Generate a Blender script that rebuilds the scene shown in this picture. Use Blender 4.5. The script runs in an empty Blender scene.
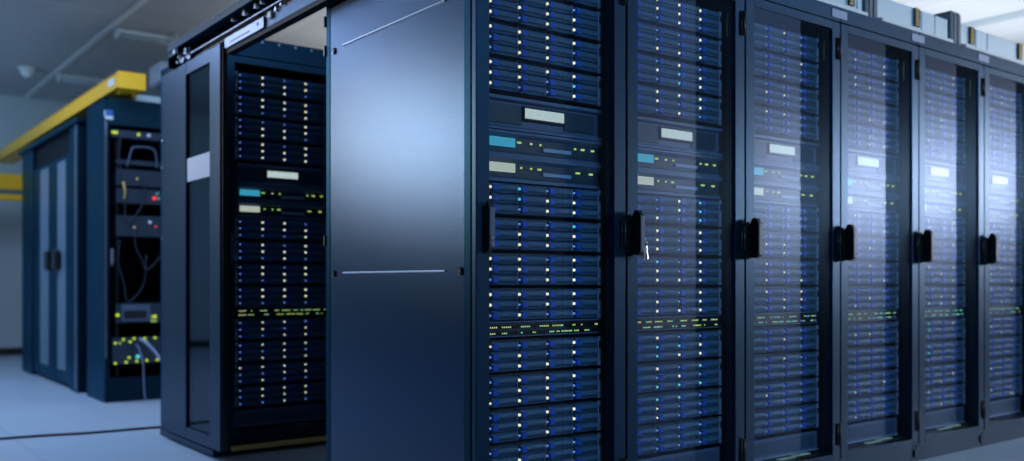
import bpy, math, random
from mathutils import Vector, Matrix
SC = bpy.context.scene
COL = SC.collection
R = random.Random(7)
PI = math.pi

# ------------------------------------------------------------------ materials
def mat(name, base, rough=0.5, metal=0.0, spec=0.5, emit=None, es=0.0, bump=None, coat=0.0, stain=None, st=None):
    m = bpy.data.materials.new(name); m.use_nodes = True
    nt = m.node_tree; b = nt.nodes['Principled BSDF']
    b.inputs['Base Color'].default_value = (*base, 1)
    b.inputs['Roughness'].default_value = rough
    b.inputs['Metallic'].default_value = metal
    b.inputs['Specular IOR Level'].default_value = spec
    b.inputs['Coat Weight'].default_value = coat
    if st: b.inputs['Specular Tint'].default_value = (*st, 1)
    if emit:
        b.inputs['Emission Color'].default_value = (*emit, 1)
        b.inputs['Emission Strength'].default_value = es
        m.cycles.emission_sampling = 'NONE'
    tc = None
    if bump or stain:
        tc = nt.nodes.new('ShaderNodeTexCoord')
    if bump:
        sc, st, stretch = bump
        mp = nt.nodes.new('ShaderNodeMapping'); mp.inputs['Scale'].default_value = stretch
        nz = nt.nodes.new('ShaderNodeTexNoise'); nz.inputs['Scale'].default_value = sc; nz.inputs['Detail'].default_value = 3
        bp = nt.nodes.new('ShaderNodeBump'); bp.inputs['Strength'].default_value = st; bp.inputs['Distance'].default_value = 0.002
        nt.links.new(tc.outputs['Object'], mp.inputs[0]); nt.links.new(mp.outputs[0], nz.inputs['Vector'])
        nt.links.new(nz.outputs['Fac'], bp.inputs['Height']); nt.links.new(bp.outputs[0], b.inputs['Normal'])
    if stain:
        sc, col2 = stain
        nz = nt.nodes.new('ShaderNodeTexNoise'); nz.inputs['Scale'].default_value = sc; nz.inputs['Detail'].default_value = 4
        mx = nt.nodes.new('ShaderNodeMix'); mx.data_type = 'RGBA'
        mx.inputs['A'].default_value = (*base, 1); mx.inputs['B'].default_value = (*col2, 1)
        nt.links.new(tc.outputs['Object'], nz.inputs['Vector'])
        nt.links.new(nz.outputs['Fac'], mx.inputs['Factor']); nt.links.new(mx.outputs['Result'], b.inputs['Base Color'])
    return m

def glass(name, tint, fac_scale, rough, base_fac=0.0, gcol=(1, 1, 1)):
    m = bpy.data.materials.new(name); m.use_nodes = True
    nt = m.node_tree; nt.nodes.clear()
    out = nt.nodes.new('ShaderNodeOutputMaterial'); mix = nt.nodes.new('ShaderNodeMixShader')
    tr = nt.nodes.new('ShaderNodeBsdfTransparent'); tr.inputs[0].default_value = (*tint, 1)
    gl = nt.nodes.new('ShaderNodeBsdfGlossy'); gl.inputs['Roughness'].default_value = rough; gl.inputs['Color'].default_value = (*gcol, 1)
    fr = nt.nodes.new('ShaderNodeFresnel'); fr.inputs[0].default_value = 1.45
    ma = nt.nodes.new('ShaderNodeMath'); ma.operation = 'MULTIPLY_ADD'; ma.use_clamp = True
    ma.inputs[1].default_value = fac_scale; ma.inputs[2].default_value = base_fac
    nt.links.new(fr.outputs[0], ma.inputs[0]); nt.links.new(ma.outputs[0], mix.inputs[0])
    nt.links.new(tr.outputs[0], mix.inputs[1]); nt.links.new(gl.outputs[0], mix.inputs[2])
    nt.links.new(mix.outputs[0], out.inputs[0])
    return m

def speckle(name, a, b, es, scale):
    """small backlit mesh display: bright dots over a pale ground"""
    m = bpy.data.materials.new(name); m.use_nodes = True
    nt = m.node_tree; p = nt.nodes['Principled BSDF']
    tc = nt.nodes.new('ShaderNodeTexCoord'); vo = nt.nodes.new('ShaderNodeTexVoronoi'); vo.inputs['Scale'].default_value = scale
    vo.inputs['Randomness'].default_value = 0.2
    cr = nt.nodes.new('ShaderNodeValToRGB'); cr.color_ramp.elements[0].color = (*a, 1); cr.color_ramp.elements[1].color = (*b, 1)
    cr.color_ramp.elements[0].position = .2; cr.color_ramp.elements[1].position = .7
    nt.links.new(tc.outputs['Object'], vo.inputs['Vector']); nt.links.new(vo.outputs['Distance'], cr.inputs[0])
    nt.links.new(cr.outputs[0], p.inputs['Emission Color']); p.inputs['Base Color'].default_value = (.03, .04, .05, 1)
    p.inputs['Emission Strength'].default_value = es; p.inputs['Roughness'].default_value = .5
    m.cycles.emission_sampling = 'NONE'
    return m

M = {}
M['cab'] = mat('cabinet_paint', (.010, .032, .056), .36, .7, .3, st=(.25, .72, 1), bump=(260, .15, (1, 1, 1)))
M['cover'] = mat('track_cover', (.004, .035, .060), .6, 0, .2)
M['cabside'] = mat('side_panel_paint', (.026, .062, .120), .26, 1, .5, bump=(320, .2, (1, 1, 1)))
M['doorframe'] = mat('door_frame_paint', (.020, .052, .100), .36, 1, .5, bump=(300, .12, (1, 1, 1)))
M['inner'] = mat('inner_black', (.004, .008, .013), .6, 0, .15)
M['chassis'] = mat('chassis_dark', (.010, .014, .022), .5)
M['tray'] = mat('tray_slate', (.085, .175, .28), .5, 0, .4, bump=(45, 1.0, (1, 1, 7)), stain=(90, (.045, .095, .16)))
M['unit'] = mat('unit_slate', (.09, .14, .24), .45, 0, .4, bump=(200, .2, (1, 1, 1)))
M['unitdark'] = mat('unit_recess', (.02, .04, .07), .5)
M['latch'] = mat('latch_blue', (.012, .095, .48), .4, 0, .4)
M['ear'] = mat('ear_grey', (.30, .40, .55), .5)
M['black'] = mat('black_plastic', (.004, .006, .009), .35)
M['grip'] = mat('grip_grey', (.07, .10, .15), .45)
M['chrome'] = mat('chrome', (.75, .78, .82), .2, 1)
M['zinc'] = mat('zinc', (.5, .56, .66), .35, .8)
M['alu'] = mat('aluminium', (.24, .28, .38), .32, .8, bump=(120, .2, (1, 8, 1)))
M['trim'] = mat('bright_trim', (.55, .66, .82), .3, .5)
M['duct'] = mat('duct_silver', (.56, .70, .80), .45, .3, bump=(30, .1, (1, 1, 1)))
M['ductlip'] = mat('duct_lip', (.85, .88, .88), .4)
M['ductdark'] = mat('duct_joint_grey', (.13, .17, .22), .5, .3)
M['gold'] = mat('contact_gold', (.62, .44, .12), .4, .4)
M['plate'] = mat('label_plate', (.35, .42, .58), .5)
M['paper'] = mat('white_paper', (.72, .76, .80), .6)
M['yellow'] = mat('yellow_plastic', (1.0, .54, .015), .42)
M['greenwire'] = mat('earth_wire', (.45, .50, .10), .5)
M['strip'] = mat('pale_green_strip', (.75, .85, .45), .5)
M['brass'] = mat('brass_sill', (.95, .60, .18), .45, .2)
M['cable'] = mat('black_cable', (.006, .01, .016), .5)
M['whitecable'] = mat('pale_cable', (.40, .52, .80), .5)
M['bluetag'] = mat('blue_tag', (.02, .14, .45), .5)
M['wall'] = mat('wall_paint', (.50, .60, .66), .8, bump=(40, .1, (1, 1, 1)))
M['offcab'] = mat('pale_cabinet', (.30, .38, .44), .6)
M['greybox'] = mat('pale_grey_box', (.42, .50, .60), .6)
M['fixture'] = mat('fixture_grey', (.62, .72, .80), .5)
M['tube'] = mat('unlit_tube', (.45, .55, .62), .35)
M['glass'] = glass('door_glass', (.90, .95, .98), .012, .30, 0, (.4, .65, 1))
M['haze'] = glass('door_haze', (.93, .94, .955), .078, .31, 0, (.52, .68, 1))  # added glossy layer, stands in for the haze reflected in the glass
M['darkglass'] = glass('dark_glass', (.25, .35, .45), .45, .05, .0)
M['frost'] = mat('frosted_pane', (.16, .24, .33), .35, .1)
M['greyglass'] = glass('grey_glass', (.6, .7, .75), .5, .3, .10)
def led(n, c, s): M[n] = mat('led_' + n, (.05, .05, .05), .5, emit=c, es=s)
led('W', (1.0, .93, .62), 1.15)
led('B', (.20, .36, .85), .75)
led('C', (.12, .75, .90), .9)
led('G', (.20, .85, .62), .9)
led('N', (.50, .75, .14), .85)     # small green
led('A', (.85, .80, .35), .8)     # small yellow
led('Y', (.60, .80, .01), 1.0)    # yellow-green
led('R', (1.0, .02, .05), 1.2)
led('L', (.35, .55, 1.0), .9)
M['dispW'] = speckle('display_white', (.86, .88, .74), (.38, .48, .46), 1.08, 260)
M['dispC'] = speckle('display_cyan', (.08, .50, .68), (.02, .26, .40), .8, 260)
M['dispP'] = speckle('display_pale', (.80, .82, .62), (.40, .48, .42), .75, 260)

# ------------------------------------------------------------------ mesh builder
class MB:
    def __init__(s): s.v = []; s.f = []; s.m = []; s.sm = []; s.k = 0; s.cur = []
    def use(s, key):
        if key not in s.cur: s.cur.append(key)
        s.k = s.cur.index(key); return s
    def quad(s, *ids, smooth=False): s.f.append(ids); s.m.append(s.k); s.sm.append(smooth)
    def box(s, x0, x1, y0, y1, z0, z1, bv=0.0):
        if bv <= 0:
            b = len(s.v)
            s.v += [(x, y, z) for z in (z0, z1) for y in (y0, y1) for x in (x0, x1)]
            for q in ((0, 2, 3, 1), (4, 5, 7, 6), (0, 1, 5, 4), (2, 6, 7, 3), (0, 4, 6, 2), (1, 3, 7, 5)):
                s.quad(*[b + i for i in q])
            return s
        # chamfered box
        b = len(s.v); c = bv
        xs, ys, zs = (x0, x1), (y0, y1), (z0, z1)
        idx = {}
        for i in (0, 1):
            for j in (0, 1):
                for k in (0, 1):
                    sx, sy, sz = (1, -1)[i], (1, -1)[j], (1, -1)[k]
                    for a in range(3):
                        p = [xs[i] + sx * c, ys[j] + sy * c, zs[k] + sz * c]
                        p[a] = (xs[i], ys[j], zs[k])[a]
                        idx[(i, j, k, a)] = len(s.v); s.v.append(tuple(p))
        g = lambda i, j, k, a: idx[(i, j, k, a)]
        for i in (0, 1):
            q = [g(i, 0, 0, 0), g(i, 1, 0, 0), g(i, 1, 1, 0), g(i, 0, 1, 0)]; s.quad(*(q if i else q[::-1]))
            q = [g(0, i, 0, 1), g(0, i, 1, 1), g(1, i, 1, 1), g(1, i, 0, 1)]; s.quad(*(q if i else q[::-1]))
            q = [g(0, 0, i, 2), g(1, 0, i, 2), g(1, 1, i, 2), g(0, 1, i, 2)]; s.quad(*(q if i else q[::-1]))
        for i in (0, 1):
            for j in (0, 1):
                s.quad(g(i, j, 0, 0), g(i, j, 1, 0), g(i, j, 1, 1), g(i, j, 0, 1))
                s.quad(g(i, 0, j, 0), g(i, 1, j, 0), g(i, 1, j, 2), g(i, 0, j, 2))
                s.quad(g(0, i, j, 1), g(1, i, j, 1), g(1, i, j, 2), g(0, i, j, 2))
        for i in (0, 1):
            for j in (0, 1):
                for k in (0, 1): s.quad(g(i, j, k, 0), g(i, j, k, 1), g(i, j, k, 2))
        return s
    def cyl(s, p, q, r, n=12, r2=None):
        p, q = Vector(p), Vector(q); d = (q - p).normalized()
        a = d.orthogonal().normalized(); c = d.cross(a); b = len(s.v); r2 = r if r2 is None else r2
        for o, rr in ((p, r), (q, r2)):
            for i in range(n):
                t = 2 * PI * i / n; s.v.append(tuple(o + a * math.cos(t) * rr + c * math.sin(t) * rr))
        for i in range(n):
            j = (i + 1) % n; s.quad(b + i, b + j, b + n + j, b + n + i, smooth=True)
        s.quad(*[b + i for i in range(n)][::-1]); s.quad(*[b + n + i for i in range(n)])
        return s
    def prism(s, pts, lo, hi, axis='x'):
        """pts: 2-D outline; extruded along axis. x: pts=(y,z)  y: pts=(x,z)  z: pts=(x,y)"""
        n = len(pts); b = len(s.v)
        for e in (lo, hi):
            for (a, c) in pts:
                s.v.append({'x': (e, a, c), 'y': (a, e, c), 'z': (a, c, e)}[axis])
        for i in range(n):
            j = (i + 1) % n; s.quad(b + i, b + j, b + n + j, b + n + i)
        s.quad(*[b + i for i in range(n)][::-1]); s.quad(*[b + n + i for i in range(n)])
        return s
    def dome(s, c, r, h, n=16, m=5, down=True):
        b = len(s.v); sg = -1 if down else 1
        for k in range(m):
            t = k / m * PI / 2
            for i in range(n):
                a = 2 * PI * i / n
                s.v.append((c[0] + r * math.cos(t) * math.cos(a), c[1] + r * math.cos(t) * math.sin(a), c[2] + sg * h * math.sin(t)))
        s.v.append((c[0], c[1], c[2] + sg * h)); top = len(s.v) - 1
        for k in range(m - 1):
            for i in range(n):
                j = (i + 1) % n; s.quad(b + k * n + i, b + k * n + j, b + (k + 1) * n + j, b + (k + 1) * n + i, smooth=True)
        for i in range(n): s.quad(b + (m - 1) * n + i, b + (m - 1) * n + (i + 1) % n, top, smooth=True)
        s.quad(*[b + i for i in range(n)])
        return s
    def tube(s, pts, r, n=8):
        P = [Vector(p) for p in pts]; b = len(s.v); L = len(P); up = None
        for i, p in enumerate(P):
            d = (P[min(i + 1, L - 1)] - P[max(i - 1, 0)]).normalized()
            a = d.orthogonal().normalized() if up is None else (up - d * up.dot(d)).normalized()
            up = a; c = d.cross(a)
            for k in range(n):
                t = 2 * PI * k / n; s.v.append(tuple(p + a * math.cos(t) * r + c * math.sin(t) * r))
        for i in range(L - 1):
            for k in range(n):
                j = (k + 1) % n; s.quad(b + i * n + k, b + i * n + j, b + (i + 1) * n + j, b + (i + 1) * n + k, smooth=True)
        s.quad(*[b + k for k in range(n)][::-1]); s.quad(*[b + (L - 1) * n + k for k in range(n)])
        return s
    def mesh(s, name):
        import bmesh
        me = bpy.data.meshes.new(name); me.from_pydata(s.v, [], s.f)
        for k in s.cur: me.materials.append(M[k])
        for p, mi, sm in zip(me.polygons, s.m, s.sm): p.material_index = mi; p.use_smooth = sm
        bm = bmesh.new(); bm.from_mesh(me); bmesh.ops.recalc_face_normals(bm, faces=bm.faces); bm.to_mesh(me); bm.free()
        return me

def curve(pts, k=6):
    """Catmull-Rom through the points"""
    P = [Vector(p) for p in pts]; P = [P[0] * 2 - P[1]] + P + [P[-1] * 2 - P[-2]]; out = []
    for i in range(1, len(P) - 2):
        for j in range(k):
            t = j / k; a, b, c, d = P[i - 1:i + 3]
            out.append(.5 * ((2 * b) + (c - a) * t + (2 * a - 5 * b + 4 * c - d) * t * t + (3 * b - a - 3 * c + d) * t ** 3))
    out.append(P[-2]); return out

def ob(name, me, parent=None, loc=(0, 0, 0), label=None, cat=None, group=None, kind=None):
    if isinstance(me, MB): me = me.mesh(name)
    o = bpy.data.objects.new(name, me); COL.objects.link(o)
    o.location = loc
    if parent: o.parent = parent
    if label: o['label'] = label
    if cat: o['category'] = cat
    if group: o['group'] = group
    if kind: o['kind'] = kind
    return o
def thing(name, label, cat, loc=(0, 0, 0), group=None):
    return ob(name, None, None, loc, label, cat, group)
CACHE = {}
def cached(key, fn):
    if key not in CACHE: CACHE[key] = fn().mesh(key)
    return CACHE[key]

# ------------------------------------------------------------------ numbers of the place
H = 0.815                      # camera height
Y0 = 2.2                       # door plane of the near row
X0 = 1.555                     # left side of the near row
P = 0.616; W = 0.612; DEP = 0.968
REC = 0.08                     # device fronts sit this far behind the door plane
YB = 4.25; XB = 1.565          # rack of the second row
CEIL = 2.9
XL, XR, YN, YF = -7.0, 11.5, -4.5, 11.6

# ------------------------------------------------------------------ room
def floor_mat():
    m = bpy.data.materials.new('floor_tiles'); m.use_nodes = True
    nt = m.node_tree; b = nt.nodes['Principled BSDF']
    tc = nt.nodes.new('ShaderNodeTexCoord'); mp = nt.nodes.new('ShaderNodeMapping')
    mp.inputs['Location'].default_value = (-.274, -.2, 0)
    br = nt.nodes.new('ShaderNodeTexBrick'); br.offset = 0; br.inputs['Scale'].default_value = 1
    br.inputs['Brick Width'].default_value = .6; br.inputs['Row Height'].default_value = .6
    br.inputs['Mortar Size'].default_value = .0022; br.inputs['Mortar Smooth'].default_value = .3
    br.inputs['Color1'].default_value = (.46, .55, .66, 1); br.inputs['Color2'].default_value = (.43, .52, .63, 1)
    br.inputs['Mortar'].default_value = (.25, .31, .40, 1)
    nz = nt.nodes.new('ShaderNodeTexNoise'); nz.inputs['Scale'].default_value = 3; nz.inputs['Detail'].default_value = 5
    mx = nt.nodes.new('ShaderNodeMix'); mx.data_type = 'RGBA'; mx.blend_type = 'MULTIPLY'; mx.inputs['Factor'].default_value = .18
    nt.links.new(tc.outputs['Object'], mp.inputs[0]); nt.links.new(mp.outputs[0], br.inputs['Vector'])
    nt.links.new(tc.outputs['Object'], nz.inputs['Vector'])
    nt.links.new(br.outputs['Color'], mx.inputs['A']); nt.links.new(nz.outputs['Color'], mx.inputs['B'])
    nt.links.new(mx.outputs['Result'], b.inputs['Base Color'])
    b.inputs['Roughness'].default_value = .42; b.inputs['Specular IOR Level'].default_value = .35
    return m
M['floor'] = floor_mat()
def ceil_mat():
    m = bpy.data.materials.new('ceiling_panels'); m.use_nodes = True
    nt = m.node_tree; b = nt.nodes['Principled BSDF']
    tc = nt.nodes.new('ShaderNodeTexCoord'); mp = nt.nodes.new('ShaderNodeMapping')
    mp.inputs['Location'].default_value = (-.8, -.27, 0)
    br = nt.nodes.new('ShaderNodeTexBrick'); br.offset = 0; br.inputs['Scale'].default_value = 1
    br.inputs['Brick Width'].default_value = 1.2; br.inputs['Row Height'].default_value = 2.4335
    br.inputs['Mortar Size'].default_value = .010; br.inputs['Mortar Smooth'].default_value = .5
    br.inputs['Color1'].default_value = (.52, .56, .60, 1); br.inputs['Color2'].default_value = (.50, .54, .58, 1)
    br.inputs['Mortar'].default_value = (.68, .72, .76, 1)
    nt.links.new(tc.outputs['Object'], mp.inputs[0]); nt.links.new(mp.outputs[0], br.inputs['Vector'])
    nt.links.new(br.outputs['Color'], b.inputs['Base Color']); b.inputs['Roughness'].default_value = .8
    return m
M['ceil'] = ceil_mat()
ob('floor', MB().use('floor').box(XL, XR, YN, YF, -.1, 0), kind='structure')
ob('ceiling', MB().use('ceil').box(XL, XR, YN, YF, CEIL, CEIL + .1), kind='structure')
ob('wall_back', MB().use('wall').box(XL, XR, YF, YF + .1, 0, CEIL), kind='structure')
ob('wall_front', MB().use('wall').box(XL, XR, YN - .1, YN, 0, CEIL), kind='structure')
ob('wall_left', MB().use('wall').box(XL - .1, XL, YN, YF, 0, CEIL), kind='structure')
ob('wall_right', MB().use('wall').box(XR, XR + .1, YN, YF, 0, CEIL), kind='structure')
# pale metal ceiling track running away from the camera, and a darker flat strip over the near row
ob('trim_1', MB().use('ductlip').box(1.975, 2.02, YN, YF, CEIL - .012, CEIL), kind='structure')
ob('trim_2', MB().use('offcab').box(7.42, 7.58, YN, YF, CEIL - .008, CEIL), kind='structure')
ob('baseboard_back', MB().use('cable').box(XL, XR, YF - .012, YF, 0, .08), kind='structure')

# ------------------------------------------------------------------ server parts
TW, TH, TX = .113, .0321, .098           # tray pitch and first tray
def m_tray():
    b = MB().use('tray')
    # sloped slab: proud upper edge, undercut below
    b.prism([(-.004, .0312), (-.0095, .0285), (-.0130, .0170), (-.0120, .0130), (-.0050, .0015), (.02, .0015), (.02, .0312)], .012, .1105, 'x')
    b.prism([(-.0085, .0290), (-.0125, .0280), (-.0100, .0262)], .034, .1105, 'x')
    b.use('ear').box(.1106, .1122, -.0125, .02, .002, .031)
    b.use('chassis').box(.001, .0122, -.008, .02, .004, .0285)
    for k in range(7): b.box(.045 + k * .009, .050 + k * .009, -.0125, -.0115, .008, .0115)
    return b
def m_latch(): return MB().use('latch').box(.012, .034, -.017, -.0085, .006, .026, .002)
def m_led(t, r=.0042): return lambda: MB().use(t).cyl((0, -.0125, 0), (0, -.007, 0), r, 10)
def m_chassis():
    b = MB().use('chassis').box(.094, .553, .021, .62, .0, .103)
    b.box(.094, .098, -.002, .022, .0, .1)
    return b
def m_ear(x):
    return lambda: MB().use('ear').box(x, x + .013, -.008, .003, .002, .101, .001).use('chassis').box(x + .003, x + .010, -.0095, -.0075, .060, .085).cyl((x + .0065, -.0085, .02), (x + .0065, -.0075, .02), .003, 8)
def place(name, key, fn, parent, loc=(0, 0, 0), label=None):
    return ob(name, cached(key, fn), parent, loc, label)
def server(x, y, z, pattern, label, group, ledscale=1):
    """pattern: 3 strings of 4 letters, top row first"""
    t = thing('rack_server', label, 'server', (x, y, z), group)
    place('chassis', 'm_chassis', m_chassis, t)
    place('mounting_ear', 'm_ear_r', m_ear(.5535), t)
    place('mounting_ear', 'm_ear_l', m_ear(.081), t)
    for r in range(3):
        for c in range(4):
            lx, lz = TX + c * TW, .003 + (2 - r) * TH
            tr = place('drive_tray', 'm_tray', m_tray, t, (lx, 0, lz))
            place('release_latch', 'm_latch', m_latch, tr, (0, 0, 0), 'blue release latch')
            k = pattern[r][c]
            big = {'W': .0046, 'C': .0044, 'G': .0042, 'B': .0034, 'w': .0034}[k]
            place('indicator_light', 'm_led' + k, m_led({'w': 'W'}.get(k, k), big), tr, (.0062, 0, .0165))
    return t

def appliance_display(x, y, z, label, group):
    t = thing('display_unit', label, 'display unit', (x, y, z), group)
    b = MB().use('unit').box(.094, .566, .004, .5, 0, .104)
    b.prism([(-.012, .104), (-.012, .094), (.004, .088), (.004, .104)], .094, .566, 'x')
    b.prism([(-.008, .012), (-.012, .006), (-.012, .0), (.004, .0), (.004, .016)], .094, .566, 'x')
    b.use('unitdark').box(.10, .235, -.001, .005, .022, .082).box(.41, .54, -.001, .005, .022, .082)
    ob('casing', cached('disp_case', lambda: b), t)
    ob('bezel', cached('disp_bezel', lambda: MB().use('black').box(.236, .410, -.006, .005, .036, .082, .002)), t)
    ob('display', cached('disp_face', lambda: MB().use('dispW').box(.2435, .402, -.009, -.005, .044, .075)), t)
    return t

def appliance_slim(x, y, z, kind, label, group):
    t = thing('slim_appliance', label, 'network unit', (x, y, z), group)
    def case():
        b = MB().use('unit').box(.094, .566, .006, .5, 0, .078)
        b.prism([(-.012, .078), (-.012, .070), (.006, .060), (.006, .078)], .094, .566, 'x')
        b.prism([(-.004, .010), (-.004, .0), (.006, .0), (.006, .014)], .094, .566, 'x')
        b.use('unitdark').box(.10, .56, .002, .007, .016, .058)
        return b
    ob('casing', cached('slim_case', case), t)
    ob('slot_cover', cached('slim_slot', lambda: MB().use('ear').box(.32, .44, -.002, .003, .026, .038, .001)), t)
    ob('display', cached('slim_' + kind, lambda: MB().use('dispC' if kind == 'C' else 'dispP').box(.107, .206, -.004, .003, .030, .058)), t)
    xs = (.220, .228, .272, .31, .457, .486, .493, .537, .531) if kind == 'C' else (.232, .272, .302, .309, .464, .474, .522, .53)
    for i, q in enumerate(xs):
        k = 'A' if (i + (kind == 'C')) % 4 == 3 else 'N'
        place('status_light', 'slim_led' + k, lambda: MB().use(k).box(-.003, .003, -.003, .003, -.0028, .0028), t, (q, 0, .047))
    return t

def switch(x, y, z, style, label, group, seed):
    t = thing('network_switch', label, 'network switch', (x, y, z), group)
    def case():
        b = MB().use('chassis').box(.094, .566, .0, .45, 0, .048)
        b.use('unit').box(.094, .566, -.006, .0, .044, .048).box(.094, .566, -.006, .0, .0, .003)
        b.use('black')
        for r in (0, 1):
            for k in range(24): b.box(.104 + k * .0185, .104 + k * .0185 + .014, -.002, .001, .006 + r * .02, .017 + r * .02)
        return b
    ob('casing', cached('switch_case', case), t)
    rr = random.Random(seed)
    for r in (0, 1):
        k = 0
        while k < 60:
            run = rr.choice((1, 2, 3, 4, 5, 6)); gap = rr.choice((1, 2, 3, 3, 5, 7))
            for i in range(run):
                if k + i < 60:
                    c = {'g': ('N', 'N', 'G', 'A'), 'm': ('G',), 'd': ('N', 'G', 'B')}[style]
                    c = c[rr.randrange(len(c))] if not (k == 0 and style == 'g') else 'A'
                    place('port_light', 'port_led' + c, lambda: MB().use(c).box(-.0019, .0019, -.0035, 0, -.0022, .0022), t, (.104 + (k + i) * .0076, 0, .020 - .0 + r * .019 - .009))
            k += run + gap
    return t

def vent_panel(x, y, z, label, group):
    t = thing('blanking_panel', label, 'panel', (x, y, z), group)
    def f():
        b = MB().use('unit').box(.081, .5665, 0, .004, 0, .078)
        b.use('unitdark')
        for k in range(46): b.box(.10 + k * .0098, .104 + k * .0098, -.0008, .001, .014, .066)
        b.use('ear').box(.081, .5665, -.006, 0, 0, .004)
        return b
    ob('perforated_plate', cached('vent_plate', f), t)
    ob('foot_rail', cached('vent_foot', lambda: MB().use('inner').box(.081, .5665, .004, .40, 0, .004)), t)
    return t

# ------------------------------------------------------------------ rack cabinet
def m_frame(top):
    def f():
        b = MB().use('cab')
        # corner posts, header, top, floor plate
        for (a, c) in ((0, .04), (W - .04, W)):
            b.box(a, c, .026, .056, .03, top)
            b.box(a, c, DEP - .034, DEP, .03, top, .003)
        b.use('doorframe').box(0, W, -.0, .056, 1.888, top, .002).use('cab')
        b.box(0, W, .056, DEP, top - .012, top)
        b.box(.0, W, .026, .056, .0305, .078)
        b.use('inner')
        b.box(.005, .008, .056, DEP - .034, .05, top - .012)
        b.box(W - .008, W - .005, .056, DEP - .034, .05, top - .012)
        b.box(.04, W - .04, DEP - .02, DEP - .012, .05, top - .012)
        b.box(.008, W - .008, .03, DEP - .034, .108, .114)
        for a in (.064, .5685):
            b.box(a, a + .016, REC + .004, REC + .03, .114, top - .012)
            b.box(a, a + .016, .70, .72, .114, top - .012)
        return b
    return f
def m_plinth(): return MB().use('doorframe').box(.0, W, .012, DEP - .01, 0, .03).box(.002, W - .002, .012, .026, .03, .076)
def m_joint(): return MB().use('doorframe').box(-.028, .028, .004, .0115, .02, .055, .002)
def m_doorframe():
    b = MB().use('doorframe')
    b.box(.002, .052, 0, .022, .08, 1.884, .002).box(.557, .6105, 0, .022, .08, 1.884, .002)
    b.box(.052, .557, 0, .022, .08, .108).box(.052, .557, 0, .022, 1.852, 1.884)
    return b
def m_pane(): return MB().use('glass').box(.0522, .5568, .004, .008, .108, 1.852)
def m_haze(): return MB().use('haze').box(.0522, .343, .0026, .0038, .108, 1.852)  # haze band put on as a thin sheet left of a sharp edge
def m_hinge(): return MB().use('black').cyl((0, -.006, 0), (0, -.006, .09), .006, 10).box(-.013, -.006, -.004, .0, .0, .09).cyl((-.012, -.004, .003), (-.012, -.004, .087), .0035, 8)
def m_handle(off=.012, out=.048):
    def f():
        b = MB().use('black')
        pts = [(0, .905), (-out * .9, .905), (-out, .915), (-out, 1.035), (-out * .75, 1.052), (-out * .45, 1.052), (-out * .2, 1.03), (0, 1.03)]
        b.prism(pts, off, off + .018, 'x')
        b.box(off - .002, off + .022, -.006, 0, .90, 1.04, .001)
        return b
    return f
def m_grip(off=.012, out=.048):
    def f():
        b = MB().use('grip').box(off, off + .020, -out - .005, -out + .0005, .915, 1.034, .002)
        return b
    return f
def m_lock(off=.012, out=.048):
    if out < .04: return lambda: MB().use('chrome').cyl((off + .010, -out - .0075, .945), (off + .010, -out - .004, .945), .007, 14).cyl((off + .010, -out - .0075, .925), (off + .010, -out - .004, .925), .006, 12)
    return lambda: MB().use('chrome').cyl((off + .033, -.03, .955), (off + .033, -.001, .955), .0075, 14).cyl((off + .033, -.012, .935), (off + .033, -.001, .935), .005, 12)

RACKNAMES = ["leftmost rack of the near row", "rack with keys in its lock", "near row's third rack",
             "near row's fourth rack", "near row's fifth rack", "rack cut by the right edge",
             "second-row rack behind the aisle opening"]
def cabinet(i, x, y, top, label, near=True):
    t = thing('server_rack', label, 'server rack', (x, y, 0), 'server racks with glass doors')
    place('frame', 'm_frame%d' % (top * 1000), m_frame(top), t)
    place('plinth', 'm_plinth', m_plinth, t)
    d = place('door', 'm_doorframe', m_doorframe, t)
    place('glass_pane', 'm_pane', m_pane, d)
    if near: place('haze_layer', 'm_haze', m_haze, d, (0, 0, 0), 'added layer imitating reflected haze on the left part of the glass')
    off, out = (.030, .026) if i == 0 else (.012, .048)
    hd = place('handle', 'm_handle%d' % (i == 0), m_handle(off, out), d, (0, 0, 0), 'black swing handle')
    place('handle_grip', 'm_grip%d' % (i == 0), m_grip(off, out), d, (0, 0, 0), 'grey front of the handle')
    place('lock', 'm_lock%d' % (i == 0), m_lock(off, out), d, (0, 0, 0), 'chrome lock')
    for z in (.143, .933, 1.73): place('hinge', 'm_hinge', m_hinge, d, (.6, 0, z), 'black hinge')
    return t

T4 = [('T', 1.7795), ('T', 1.671), ('T', 1.5625), ('T', 1.454)]
ZS = [1.7795, 1.671, 1.5625, 1.454, 1.0735, .9640, .8545, .7450, .5860, .4775, .3690, .2605]
SNAME = ['topmost server', 'second server from the top', 'third server from the top', 'server right above the wide display unit',
         'server right below the slim units', 'second server below the slim units', 'third server below the slim units', 'server right above the switch',
         'server right below the switch', 'second server below the switch', 'third server below the switch', 'lowest server']
PAT = {
 0: ['WWBW WWWB WBWW', 'WWWB WWWW WBWW', 'WWWW BWWB BWWW', 'WWWW WWBC WBBW',
     'WCBB WCWW BBWW', 'BBBC BWWW BWWB', 'WWBW WWWW BBWW', 'WWWW WBWW BWBB',
     'wBBW BWBW BWWB', 'BWWW BWWB wWWB', 'BWWW BWBW BBWB', 'BBBB BWBB BWBB'],
 1: ['BWWW BWWW BBWB', 'BBBW BBBB BWWW', 'BBWB BWCW BBCW', 'BWWW BWBW BBWB',
     'BBWC BBWC BWBC', 'BWBW BWBW BWBW', 'BCBW BWBW BWWW', 'BBBW BWBW BWWW',
     'BWBB BCCW BGWW', 'BWBG BBWB BGGG', 'BGGB BwBB BwBB', 'BBBB BBBB BBBB'],
 6: ['BWBW BWWW BBWB', 'BWWW BWWW BBBW', 'BBBW BWWW BWWB', 'BWBW BWWW BWWW',
     'BWWB BWWW BBBW', 'BWBW BWWW BBWB', 'BWBW BWWW BBWB', 'BWWW BWWW BBBB',
     'BwwB BwBw BBww', 'Bwww BBwB Bwww', 'wwww BBww BwBB', 'Bwww Bwww BBwB'],
}
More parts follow.
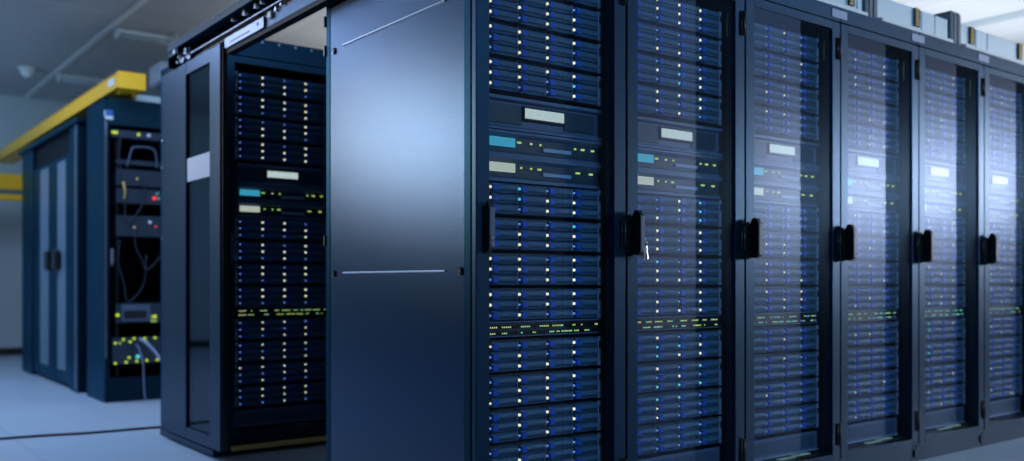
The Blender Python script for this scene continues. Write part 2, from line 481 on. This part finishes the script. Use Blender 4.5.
def fill(i, x, y):
    rr = random.Random(100 + i); nm = RACKNAMES[i]; yy = y + REC
    for k, zc in enumerate(ZS):
        if i in PAT: pat = PAT[i][k].split()
        else:
            pat = []
            for r in range(3):
                s = ''
                for c in range(4):
                    u = rr.random()
                    if k < 8: s += 'w' if u < .36 else 'B'
                    else: s += 'w' if u < .12 else 'B'
                pat.append(s)
            if i == 4 and k in (8, 9): pat = [p[:1] + 'G' + p[2:] if r < 2 else p for r, p in enumerate(pat)]
        server(x, yy, zc - .052, pat, '%s in the %s' % (SNAME[k], nm), 'twelve-drive servers in the racks')
    short = nm
    appliance_display(x, yy, 1.285, 'wide unit with lit display in the ' + short, 'wide display units')
    appliance_slim(x, yy, 1.204, 'C', 'slim unit with blue display in the ' + short, 'slim units with blue displays')
    appliance_slim(x, yy, 1.1255, 'P', 'slim unit with white display in the ' + short, 'slim units with white displays')
    switch(x, yy, .645, {0: 'g', 6: 'g', 4: 'm'}.get(i, 'd') if i != 1 else 'g', 'switch with tiny port lights in the ' + short, 'network switches', 50 + i)
    vent_panel(x, yy, .118, 'perforated panel at the foot of the ' + short, 'perforated bottom panels')

LAB = ['dark blue server rack at the near row\'s left end, bare steel side facing left',
       'glass-doored server rack, second from the left in the near row, keys hanging from its lock',
       'glass-doored server rack, third from the left in the near row',
       'glass-doored server rack, fourth from the left in the near row',
       'glass-doored server rack, fifth in the near row, mint green switch lights',
       'glass-doored server rack cut off by the right edge of the photo',
       'dark server rack of the second row, seen through the open aisle door']
racks = []
for i in range(6):
    t = cabinet(i, X0 + i * P, Y0, 1.95, LAB[i]); racks.append(t)
    fill(i, X0 + i * P, Y0)
    place('label_plate', 'm_plate', lambda: MB().use('plate').box(-.062, .045, -.0035, -.0006, 1.901, 1.935, .001), t, (W if i else W, 0, 0), 'pale blank label plate')
    if i: place('plinth_bracket', 'm_joint', m_joint, t)
tb = cabinet(6, XB, YB, 1.98, LAB[6], near=False); fill(6, XB, YB)
place('sill', 'm_sill', lambda: MB().use('brass').box(.03, .52, -.030, .0, .022, .044, .003), tb, (0, 0, 0), 'yellow brass sill strip')

# earth wires and floor strips seen through the doors
for i in range(1, 5):
    x = X0 + i * P
    pts = curve([(x + .590, Y0 + .058, 1.845), (x + .578, Y0 + .05, 1.83), (x + .566, Y0 + .046, 1.79), (x + .566, Y0 + .046, 1.76), (x + .574, Y0 + .05, 1.73), (x + .592, Y0 + .058, 1.715)])
    ob('earth_wire', MB().use('greenwire').tube([Vector(p) - Vector((x, Y0, 0)) for p in pts], .0022), racks[i], (0, 0, 0), 'yellow-green looped wire')
    for j in range(2):
        ob('floor_strip', cached('fstrip', lambda: MB().use('strip').box(0, .105, 0, .022, 0, .004, .001)), racks[i], (.25 + .115 * j, .030 + .014 * j, .1145), 'pale green strip')

# steel side panel of the first rack
sp = ob('side_panel', MB().use('cabside').box(.0015, .0048, .059, DEP - .0355, .032, 1.948), racks[0], (0, 0, 0), 'smooth blue steel side panel')
for z in (.848, 1.674):
    ob('trim_strip', cached('ptrim', lambda: MB().use('trim').prism([(-.0035, -.0015), (-.0035, .0015), (.0016, .004), (.0016, -.004)], .16, .831, 'y')), sp, (0, 0, z), 'bright thin strip')
def rosette(): return MB().use('cab').cyl((-.004, 0, 0), (.002, 0, 0), .012, 18).use('black').cyl((-.0052, 0, 0), (-.003, 0, 0), .008, 14).use('chrome').cyl((-.006, 0, -.010), (-.003, 0, -.010), .0025, 8)
for (yy, zz) in ((.903, 1.667), (.903, .846), (.079, .848)):
    ob('panel_lock', cached('rosette', rosette), sp, (0, yy, zz), 'small dark lock')
for z in (1.66, 1.77, .95): ob('rear_hinge', cached('rhinge', lambda: MB().use('black').box(-.006, .012, DEP, DEP + .012, 0, .04, .002)), racks[0], (0, 0, z), 'dark hinge on the rear edge')

# keys hanging in the lock of the second rack
kx, ky = X0 + P + .047, Y0 - .034
kt = thing('key_bunch', 'small bunch of metal keys hanging from the second door\'s lock', 'keys', (kx, ky, .957))
def ring():
    pts = [(math.cos(a) * .013, 0, -.016 + math.sin(a) * .013) for a in [2 * PI * k / 20 for k in range(21)]]
    return MB().use('chrome').tube(pts, .0012, 6)
ob('key_ring', ring(), kt)
def key(rot):
    b = MB().use('chrome').cyl((0, -.001, 0), (0, .001, 0), .008, 14).box(-.0025, .0025, -.001, .001, -.036, -.006).box(.002, .006, -.001, .001, -.034, -.030).box(.002, .005, -.001, .001, -.027, -.023)
    return b
k1 = ob('key', cached('keym', lambda: key(0)), kt, (.001, -.003, -.034)); k1.rotation_euler = (0, .15, 0)
k2 = ob('key', CACHE['keym'], kt, (.008, -.001, -.032)); k2.rotation_euler = (0, -.3, .2)
k3 = ob('key', CACHE['keym'], kt, (.0, -.003, .0)); k3.rotation_euler = (PI / 2 - .1, .0, 0); k3.scale = (.8, .8, .5)

# ------------------------------------------------------------------ cable ducts on top of the near row
def con():
    c = MB().use('black').box(-.020, .022, -.010, -.0002, .034, .117, .001)
    c.use('gold')
    for n in range(6): c.box(-.019, .006, -.013, -.009, .038 + n * .0132, .045 + n * .0132)
    return c
for (xa, xb, cons, nm) in ((2.95, 3.612, (3.52,), 'silver cable duct with white lower lip, left of the first grey joint'),
                           (3.725, 4.338, (4.046,), 'silver cable duct with white lower lip, between the two grey joints'),
                           (4.46, 5.34, (4.56, 5.075), 'silver cable duct with white lower lip, right of the farther grey joint')):
    t = thing('cable_duct', nm, 'cable duct', (xa, Y0 + .032, 1.9505), 'silver ducts on the near row')
    L = xb - xa; c0 = cons[0] - xa
    b = MB().use('duct').box(0, L, 0, .16, .0, .118, .003)
    b.box(c0 + .05, c0 + .058, -.004, 0, .01, .115).box(c0 + .17, c0 + .173, -.003, 0, .01, .115)
    ob('casing', b, t)
    ob('lower_lip', MB().use('ductlip').prism([(-.028, 0), (-.028, .014), (-.0005, .022), (-.0005, 0)], 0, L, 'x'), t, (0, 0, 0), 'bright white lower lip')
    for q in cons: ob('contact_block', cached('con', con), t, (q - xa, 0, 0), 'black block with gold contacts')
for (xa, nm) in ((3.62, 'grey duct joint on the near row, the nearer one'), (4.348, 'grey duct joint on the near row, the farther one')):
    t = thing('duct_joint', nm, 'duct joint', (xa, Y0 + .02, 1.9505), 'grey duct joints')
    ob('housing', cached('dj', lambda: MB().use('ductdark').box(0, .095, 0, .16, 0, .155, .005).box(.022, .030, -.004, 0, .01, .15).box(.058, .064, -.004, 0, .01, .15)), t)
    ob('cap', cached('djc', lambda: MB().use('ductdark').box(.004, .091, .004, .156, .155, .163, .003)), t)

# ------------------------------------------------------------------ sliding aisle door and its track
DX = 1.488
t = thing('sliding_door', 'dark blue sliding aisle door with a tall window and a white sticker', 'door', (DX, 4.091, .05))
Lw = .845
b = MB().use('doorframe')
b.box(-.0, .035, 0, .136, 0, 1.838, .003).box(0, .035, .468, Lw, 0, 1.838, .003)
b.box(.001, .034, .136, .468, 0, .056).box(.001, .034, .136, .468, 1.78, 1.838)
ob('leaf', b, t)
ob('window_pane', MB().use('darkglass').box(.010, .016, .136, .468, .056, 1.78), t)
ob('backing', MB().use('inner').box(.026, .033, .136, .468, .056, 1.78), t)
ob('sticker', MB().use('paper').box(.006, .0095, .137, .467, 1.255, 1.368), t, (0, 0, 0), 'blank white sticker')
ob('edge_seal', MB().use('black').box(.008, .028, -.012, 0, .01, 1.83), t)
for (yy, zz) in ((.835, .99), (.835, 1.36), (.835, 1.50)): ob('bolt_head', cached('bolt', lambda: MB().use('chrome').cyl((-.004, 0, 0), (0, 0, 0), .006, 10)), t, (0, yy, zz))

q = ob('floor_guide', MB().use('doorframe').box(0, .045, 0, .80, 0, .034, .003), None, (1.512, 4.25, 0), 'low dark floor guide under the sliding aisle door', 'floor guide')
ob('corner_strip', MB().use('alu').box(.004, .012, -.003, -.0003, .06, 1.90), tb, (0, 0, 0), 'pale edge strip')
YE, YS = 4.76, 2.9
t = thing('door_track', 'sliding door track with open carriage, running above the aisle entrance', 'door track', (DX, YS, 1.85))
L = YE - YS
b = MB().use('cover').box(-.02, .064, 0, L, .150, .162, .002)       # top cover
b.use('inner').box(.058, .064, 0, L, .045, .150)                     # back plate
b.use('cover').prism([(-.02, .150), (-.026, .146), (-.026, .122), (-.020, .122)], 0, L, 'y')
ob('housing', b, t)
ob('running_rail', MB().use('alu').box(.006, .014, 0, L - .25, .074, .079).box(.03, .056, 0, L - .25, .060, .066), t, (0, 0, 0), 'bright aluminium running rail')
ob('lower_beam', MB().use('doorframe').box(.022, .056, 0, 4.07 - YS, .006, .056, .003).use('inner').box(.020, .057, 0, 4.07 - YS, -.012, .006), t, (0, 0, 0))
ob('face_plate', MB().use('alu').box(.013, .0215, 3.63 - YS, 4.07 - YS, .010, .056, .001).use('black').cyl((.011, 3.69 - YS, .038), (.0135, 3.69 - YS, .038), .008, 12).box(.011, .0135, 3.78 - YS, 4.0 - YS, .026, .030), t, (0, 0, 0), 'brushed aluminium plate')
def hanger():
    b = MB().use('zinc').box(.010, .016, -.03, .03, .056, .11, .001)
    b.cyl((-.004, 0, .095), (.01, 0, .095), .016, 16).cyl((-.006, .02, .062), (.01, .02, .062), .006, 10).use('black').cyl((-.007, 0, .095), (-.003, 0, .095), .006, 10)
    b.use('zinc').cyl((.02, 0, .044), (.02, 0, .08), .006, 10)
    return b
for yy in (L - .10, L - .20): ob('hanger', cached('hanger', hanger), t, (0, yy, .0), 'metal hanger with roller')
for (yy, rr) in ((3.815, .013), (3.69, .012), (3.63, .008), (3.95, .007)): ob('roller', cached('roll%d' % (rr * 1000), lambda: MB().use('zinc').cyl((.0, 0, .112), (.04, 0, .112), rr, 14)), t, (0, yy - YS, 0), 'zinc roller')
ob('end_cap', MB().use('cab').box(-.022, .064, L, L + .006, .045, .162, .002), t)
ob('cover_button', MB().use('ductlip').cyl((-.026, L - .10, .108), (-.020, L - .10, .108), .012, 14).use('cover').box(-.021, -.018, L - .14, L, .095, .122), t, (0, 0, 0), 'white button on the cover')
ob('stop_block', MB().use('ductlip').box(.010, .0215, 3.55 - YS, 3.585 - YS, .034, .062, .003).use('zinc').cyl((.012, 3.51 - YS, .058), (.022, 3.51 - YS, .058), .009, 10).cyl((.012, 3.46 - YS, .066), (.022, 3.46 - YS, .066), .007, 10), t, (0, 0, 0), 'white stop block')
for k in range(6):
    ob('roof_bolt', cached('rbolt', lambda: MB().use('zinc').cyl((0, -.006, 0), (0, 0, 0), .006, 8)), tb, (.10 + k * .085, 0, 1.965))

# ------------------------------------------------------------------ far cabinets
# open equipment rack
OX, OY = 1.615, 6.6
t = thing('open_rack', 'black open-front equipment rack behind the sliding door, blue and white tag on its corner', 'equipment rack', (OX, OY, 0))
b = MB().use('cab')
b.box(0, .03, 0, .03, .02, 2.06, .003).box(.57, .6, 0, .03, .02, 2.06, .003).box(0, .6, .0, .5, 2.045, 2.06)
b.box(0, .03, .47, .5, .02, 2.06).box(.57, .6, .47, .5, .02, 2.06)
b.box(.03, .57, .002, .03, 1.88, 2.045).box(.03, .57, .002, .03, .03, .165).box(0, .6, .0, .5, .0, .03)
ob('frame', b, t)
ob('side_panel', MB().use('cab').box(.0, .005, .031, .469, .03, 2.044), t)
ob('side_panel', MB().use('inner').box(.592, .597, .031, .469, .03, 2.044), t)
ob('back_panel', MB().use('inner').box(.03, .57, .49, .495, .03, 2.044), t)
for x in (.075, .51): ob('mounting_rail', cached('orail', lambda: MB().use('inner').box(0, .02, .03, .05, .03, 2.044)), t, (x, 0, 0))
ob('corner_post_trim', MB().use('alu').box(-.003, .012, -.004, .0, .30, 1.90, .001), t, (0, 0, 0), 'pale metal edge')
ob('latch', MB().use('zinc').box(.035, .052, -.012, 0, .92, 1.04, .002).use('chrome').cyl((.045, -.016, .93), (.045, -.01, .93), .010, 12), t)
ob('tag', MB().use('bluetag').box(.0, .05, -.006, -.004, 1.935, 1.975).use('paper').box(.0, .05, -.006, -.004, 1.912, 1.934).box(-.006, 0, -.006, -.004, 1.93, 1.97), t, (0, 0, 0), 'blue and white tag')

def faraway(name, label, cat, z, h, build, x0=.075, x1=.53):
    q = thing(name, label, cat, (OX, OY, z)); c = MB().use('unitdark').box(max(x0, .10), min(x1, .505), .031, .4, 0, h)
    c.box(x0, x1, .012, .0295, 0, h); ob('casing', c, q); build(q); return q
def lights(q, lst, r=.010, y=.008):
    for (x, z, k) in lst:
        ob('status_light', cached('fl%s%d' % (k, r * 1000), lambda: MB().use(k).cyl((0, -.004, 0), (0, .004, 0), r, 10)), q, (x, y, z))
faraway('patch_unit', 'dark unit at the open rack\'s top with yellow-green and blue-white lights', 'network unit', 1.80, .05,
        lambda q: lights(q, ((.055, .03, 'Y'), (.075, .03, 'Y'), (.22, .03, 'Y'), (.288, .030, 'L')), .010), .045)
def shelf_build(q):
    ob('cage', MB().use('unit').tube(curve([(.14, .0, -.02), (.17, -.01, .10), (.20, -.01, .12), (.30, -.01, .12), (.33, -.01, .08), (.34, 0, -.02)]), .006), q)
faraway('cable_shelf', 'metal cable shelf with a bent bracket near the open rack\'s top', 'shelf', 1.62, .03, shelf_build)
faraway('equipment_unit', 'dark unit above the one with the red light in the open rack', 'network unit', 1.475, .11, lambda q: (ob('badge', MB().use('bluetag').box(.42, .50, .008, .012, .03, .09), q), lights(q, ((.21, .05, 'A'),), .005)))
faraway('equipment_unit', 'dark unit with a red light in the open rack', 'network unit', 1.355, .10, lambda q: lights(q, ((.325, .042, 'R'),), .013) or lights(q, ((.355, .042, 'G'), (.345, .075, 'G')), .005))
faraway('equipment_unit', 'wide dark unit in the middle of the open rack with a small violet light', 'network unit', 1.13, .14, lambda q: lights(q, ((.295, .10, 'L'),), .009) or lights(q, ((.335, .07, 'R'), (.19, .06, 'A')), .005))
def psu(q):
    ob('drawer_front', MB().use('unit').box(.108, .295, -.004, .012, .012, .125, .002).use('chassis').box(.12, .27, -.006, -.003, .03, .085), q)
    lights(q, ((.083, .055, 'Y'), (.33, .04, 'Y')), .011); lights(q, ((.31, .04, 'N'), (.31, .01, 'N'), (.33, .01, 'N')), .007)
faraway('power_unit', 'grey-fronted unit low in the open rack, just above the yellow-green lights', 'power unit', .535, .13, psu)
faraway('network_switch', 'switch with two rows of yellow-green lights and pale cables in the open rack', 'network switch', .255, .18,
        lambda q: lights(q, ((.068, .145, 'Y'), (.121, .168, 'Y'), (.165, .150, 'Y'), (.19, .172, 'Y'), (.26, .172, 'Y'), (.33, .172, 'Y'),
                             (.068, .008, 'Y'), (.138, .012, 'Y'), (.157, .042, 'Y'), (.208, .016, 'Y'), (.275, .018, 'Y'), (.345, .018, 'Y')), .008)
        or lights(q, ((.098, .143, 'N'), (.27, .150, 'N')), .006) or lights(q, ((.215, .047, 'C'),), .013), .05)
def cab_c(pts, r, label, k='whitecable'):
    o = ob('network_cable', MB().use(k).tube(curve(pts), r), None, (0, 0, 0), label, 'cable')
cab_c([(OX + .225, OY - .0, .425), (OX + .25, OY - .06, .40), (OX + .30, OY - .08, .34), (OX + .35, OY - .08, .27), (OX + .42, OY - .02, .22)], .009, 'thick pale cable slanting down right across the yellow-green lights')
cab_c([(OX + .20, OY + .0, .39), (OX + .215, OY - .02, .36), (OX + .235, OY - .04, .26), (OX + .24, OY - .04, .14), (OX + .245, OY - .04, .05), (OX + .25, OY - .05, .008)], .0028, 'thin pale cable hanging straight down below the yellow-green lights')
for k, (a, c) in enumerate((((.10, 1.80), (.14, 1.25)), ((.200, 1.22), (.27, .92)), ((.095, 1.10), (.15, .70)))):
    d = (.0, .014, -.004)[k]
    cab_c([(OX + a[0], OY - d, a[1]), (OX + a[0] - .01, OY - .004 - d, a[1] - .15), (OX + (a[0] + c[0]) / 2, OY - .004 - d, (a[1] + c[1]) / 2 - .1), (OX + c[0], OY - .004 - d, c[1] - .02), (OX + c[0] + .10, OY - .004 - d, c[1] + .1), (OX + c[0] + .12, OY - d, c[1] + .3)], .004,
          ['dark cable loop hanging in the upper left of the open rack', 'dark cable loop hanging across the empty middle of the open rack', 'dark cable loop at the lower left of the open rack'][k], 'unitdark')
cab_c([(OX + .115, OY, 1.50), (OX + .12, OY - .02, 1.46), (OX + .125, OY - .015, 1.41), (OX + .12, OY, 1.38)], .006, 'short yellow cable at the left of the open rack', 'brass')
# glass double-door aisle entrance further back
t = thing('aisle_entrance', 'dark double door entrance with two narrow glass panes, beyond the open rack', 'double door', (1.6, 7.20, 0))
b = MB().use('cab')
b.box(0, .06, .30, .36 + .0, 0, 1.98, .003).box(0, .06, 1.80, 2.27, 0, 1.98, .003).box(0, .06, .10, .30, 0.0, 1.98, .003)
b.box(-.02, .9, .05, 2.35, 1.98, 2.02, .003).use('inner').box(.03, .06, .36, 1.80, 1.80, 1.98)
ob('frame', b, t)
ob('post_edge', MB().use('alu').box(-.004, .0, .135, .185, .02, 1.97, .001), t, (0, 0, 0), 'pale metal post edge')
for (a, c, ga, gc) in ((.362, 1.034, .552, .892), (1.036, 1.798, 1.177, 1.567)):
    d = ob('door_leaf', MB().use('cab').box(.01, .045, a, ga, .03, 1.795).box(.01, .045, gc, c, .03, 1.795).box(.012, .043, ga, gc, .03, .12).box(.012, .043, ga, gc, 1.77, 1.795), t)
    ob('glass_pane', MB().use('frost').box(.018, .028, ga, gc, .12, 1.77), d, (0, 0, 0), 'tall pale glass pane')
    yy = .80 if a < .5 else 1.10
    ob('door_handle', MB().use('black').box(-.03, .01, yy - .07, yy + .07, .91, 1.07, .014), d, (0, 0, 0), 'dark upright handle')
b = MB().use('inner').box(.09, .9, .05, .07, 0, 1.98).box(.09, .9, 2.3, 2.32, 0, 1.98).box(.88, .9, .07, 2.3, 0, 1.98)
ob('lining', b, t)

# yellow raceway
t = thing('cable_raceway', 'bright yellow cable raceway running over the far racks', 'cable raceway', (1.656, 6.42, 2.10))
b = MB().use('yellow').box(0, .006, 0, 4.9, 0, .103).box(.164, .17, 0, 4.9, 0, .103).box(0, .17, 0, 4.9, 0, .006).box(-.003, .173, -.006, 0, -.002, .104, .002)
ob('trough', b, t)
ob('lid', MB().use('yellow').prism([(-.004, .1035), (.0, .110), (.17, .110), (.174, .1035)], 0, 4.9, 'y'), t)
for yy in (.15, .62, 1.4, 2.2, 3.0): ob('clip', cached('rclip', lambda: MB().use('yellow').box(.03, .05, 0, .04, -.014, .0).box(.13, .15, 0, .04, -.014, .0)), t, (0, yy, 0))
ob('sticker', MB().use('paper').box(-.002, 0, .12, .26, .040, .085), t, (0, 0, 0), 'small white sticker')
for yy in (.35, 1.25, 2.2): ob('bracket', cached('rbr', lambda: MB().use('greenwire').box(.02, .16, 0, .03, -.038, -.014)), t, (0, yy, 0), 'short olive bracket')
t = thing('cable_raceway', 'yellow raceway branch at the far left edge, low behind the dark entrance', 'cable raceway', (.9, 10.6, 1.72))
ob('trough', MB().use('yellow').box(0, 1.0, 0, .12, .04, .20, .004), t)
ob('lower_channel', MB().use('yellow').box(0, .98, -.01, .11, -.07, -.01, .004), t)
ob('hanger_strip', MB().use('ductdark').box(0.0, .99, .02, .10, -.01, .04), t)
# silver box on the open rack
t = thing('cable_duct', 'pale silver duct with a gold contact block on the open far rack', 'cable duct', (1.872, 6.82, 2.061))
ob('casing', MB().use('duct').box(0, .5, 0, .2, 0, .085, .003), t)
ob('contact_block', MB().use('black').box(.18, .23, -.006, 0, .005, .075).use('gold').box(.185, .225, -.009, -.005, .012, .022).box(.185, .225, -.009, -.005, .032, .042).box(.185, .225, -.009, -.005, .052, .062), t)

# far left cabinet and equipment before the back wall
t = thing('wall_cabinet', 'pale metal cabinet standing at the far left edge of the room', 'cabinet', (.25, 10.75, 0))
ob('body', MB().use('offcab').box(0, 1.05, .02, .6, 0.02, 1.02, .004).use('cable').box(0.02, 1.03, .03, .58, 0, .02), t)
ob('door', MB().use('offcab').box(.01, 1.03, 0, .018, .05, 1.0, .003), t)
for z in (.28, .66): ob('knob', cached('kn', lambda: MB().use('black').cyl((.90, -.008, 0), (.90, 0, 0), .022, 12)), t, (0, 0, z))
t = thing('control_panel', 'cluttered grey control panel above the pale far cabinet', 'control panel', (.3, 10.85, 1.021))
b = MB().use('offcab').box(0, 1.0, .05, .4, 0, .60, .003)
b.use('unitdark').box(.60, .72, .0, .05, .05, .16).box(.78, .86, .0, .05, .20, .34).box(.9, .98, .02, .05, .10, .5).box(.60, .70, .0, .05, .40, .52).box(.74, .82, .01, .05, .48, .56)
b.use('grip').box(.72, .90, .01, .05, .06, .12).box(.84, .90, .01, .05, .40, .55)
ob('housing', b, t)
ob('cable_bundle', MB().use('brass').tube(curve([(.64, .0, .58), (.66, -.02, .45), (.62, -.02, .3), (.65, .0, .2)]), .015), t)
t = thing('roof_edge_box', 'pale blurred box hanging beyond the end of the door track', 'box', (2.29, 7.66, 2.26))
t['label'] = 'pale grey hanging box beyond the end of the door track'
ob('shell', MB().use('greybox').box(0, .34, 0, .3, .17, .35, .02), t)
ob('hanging_rod', MB().use('greybox').cyl((.17, .15, .35), (.17, .15, CEIL - 2.26), .01), t)
t.name = 'hanging_box'

# ceiling pieces
def fixture(x, y, L, label):
    t = thing('ceiling_lamp', label, 'ceiling lamp', (x, y, CEIL), 'unlit tube lamps on the ceiling')
    ob('housing', MB().use('fixture').box(0, L, -.05, .05, -.045, -.005, .004).box(.05, .09, -.02, .02, -.01, 0).box(L - .09, L - .05, -.02, .02, -.01, 0), t)
    for s in (-.03, .03): ob('tube', MB().use('tube').cyl((.03, s, -.062), (L - .03, s, -.062), .013, 12), t)
    for q in (0, L - .02): ob('end_cap', MB().use('fixture').box(q, q + .02, -.05, .05, -.08, -.045), t)
fixture(2.04, 8.0, .62, 'unlit double tube lamp on the ceiling, the nearer one, left of the door track')
fixture(2.02, 10.1, .62, 'unlit tube lamp on the ceiling, the farther one just above the yellow raceway')
t = thing('hanging_rod', 'thin vertical rod hanging from the ceiling beside the nearer tube lamp', 'rod', (2.50, 7.9, CEIL))
ob('rod', MB().use('fixture').cyl((0, 0, 0), (0, 0, -.17), .012), t); ob('end_nut', MB().use('zinc').cyl((0, 0, -.17), (0, 0, -.19), .018, 6), t)
t = thing('smoke_detector', 'round pale smoke detector on the far left ceiling', 'smoke detector', (1.73, 10.0, CEIL))
ob('base', MB().use('ductlip').cyl((0, 0, 0), (0, 0, -.03), .075, 20), t); ob('dome', MB().use('ductlip').dome((0, 0, -.03), .06, .07), t)

# floor cable
pts = curve([(-2.2, 5.62, .007), (-.6, 5.50, .007), (.808, 5.388, .007), (1.2, 5.31, .007), (1.50, 5.285, .007), (1.80, 5.262, .008)], 10)
ob('floor_cable', MB().use('cable').tube(pts, .007, 8), None, (0, 0, 0), 'black cable lying across the pale floor at the lower left', 'cable')

# ------------------------------------------------------------------ lights
def area(name, loc, target, sx, sy, power, col):
    l = bpy.data.lights.new(name, 'AREA'); l.shape = 'RECTANGLE'; l.size = sx; l.size_y = sy; l.energy = power; l.color = col
    o = bpy.data.objects.new(name, l); COL.objects.link(o); o.location = loc
    o.rotation_euler = (Vector(target) - Vector(loc)).to_track_quat('-Z', 'Y').to_euler()
    return o
l1 = area('unseen_area_light', (-1.9, 7.9, 2.25), (1.5, 2.7, 1.35), 1.0, .9, 3.9, (1, .86, .78)); l1.data.spread = .7  # unseen lamp, aimed and narrowed for the glow on the side panel
area('unseen_area_light', (.1, 7.4, 2.88), (.1, 7.4, 0), 1.6, 1.6, 60, (.46, .63, 1))  # unseen, placed to light the floor on the left
area('unseen_area_light', (1.0, 5.2, 2.88), (1.0, 5.2, 0), 1.0, .9, 52, (.46, .66, 1))  # unseen, added to brighten the raceway's front end and the floor nearby
area('unseen_area_light', (2.4, -2.2, 2.8), (2.3, 2.2, .9), 1.6, 1.0, 105, (.38, .70, 1))  # added frontal fill for the server fronts, behind the camera
l4 = area('unseen_area_light', (10.5, -1.5, 1.95), (4.4, 2.2, 1.3), 2.8, .8, 31, (.92, .88, .90)); l4.data.spread = 1.2  # unseen panel well below the ceiling, added for bright reflections on the doors
area('added_ceiling_fill', (7.2, 3.4, 2.15), (7.2, 3.4, 2.9), 2.6, 1.2, 27, (.92, .95, 1))  # added fill hanging free, turned up to whiten the right-hand ceiling
area('added_ceiling_fill', (4.0, 6.6, 2.1), (4.0, 6.6, 2.9), 1.8, 1.8, 12, (1, .95, .90))  # second added fill, lifts the ceiling beyond the second row
area('unseen_area_light', (5.5, .4, 2.88), (5.5, .4, 0), 2.0, .6, 12, (.45, .68, 1))  # unseen, added to brighten the ducts and the floor at right
area('added_wall_fill', (-1.5, 8.6, 2.0), (.2, 11.6, 2.1), 1.6, .6, 30, (.42, .72, 1))  # added fill that only brightens the back wall

w = bpy.data.worlds.new('world'); SC.world = w; w.use_nodes = True
w.node_tree.nodes['Background'].inputs[0].default_value = (.05, .1, .18, 1); w.node_tree.nodes['Background'].inputs[1].default_value = .2

# ------------------------------------------------------------------ camera
cam = bpy.data.cameras.new('camera'); co = bpy.data.objects.new('camera', cam); COL.objects.link(co)
co.location = (0, 0, H); co.rotation_euler = (PI / 2, 0, -math.atan2(.609, .793))
cam.sensor_width = 36; cam.lens = 924 / 1024 * 36; cam.shift_y = 51.5 / 1024
cam.dof.use_dof = True; cam.dof.focus_distance = 2.95; cam.dof.aperture_fstop = 1.5
SC.camera = co
vs = SC.view_settings
vs.view_transform = 'Standard'; vs.look = 'None'; vs.exposure = 0; vs.gamma = 1; vs.use_curve_mapping = False
SC.cycles.transparent_max_bounces = 16
SC.cycles.max_bounces = 6
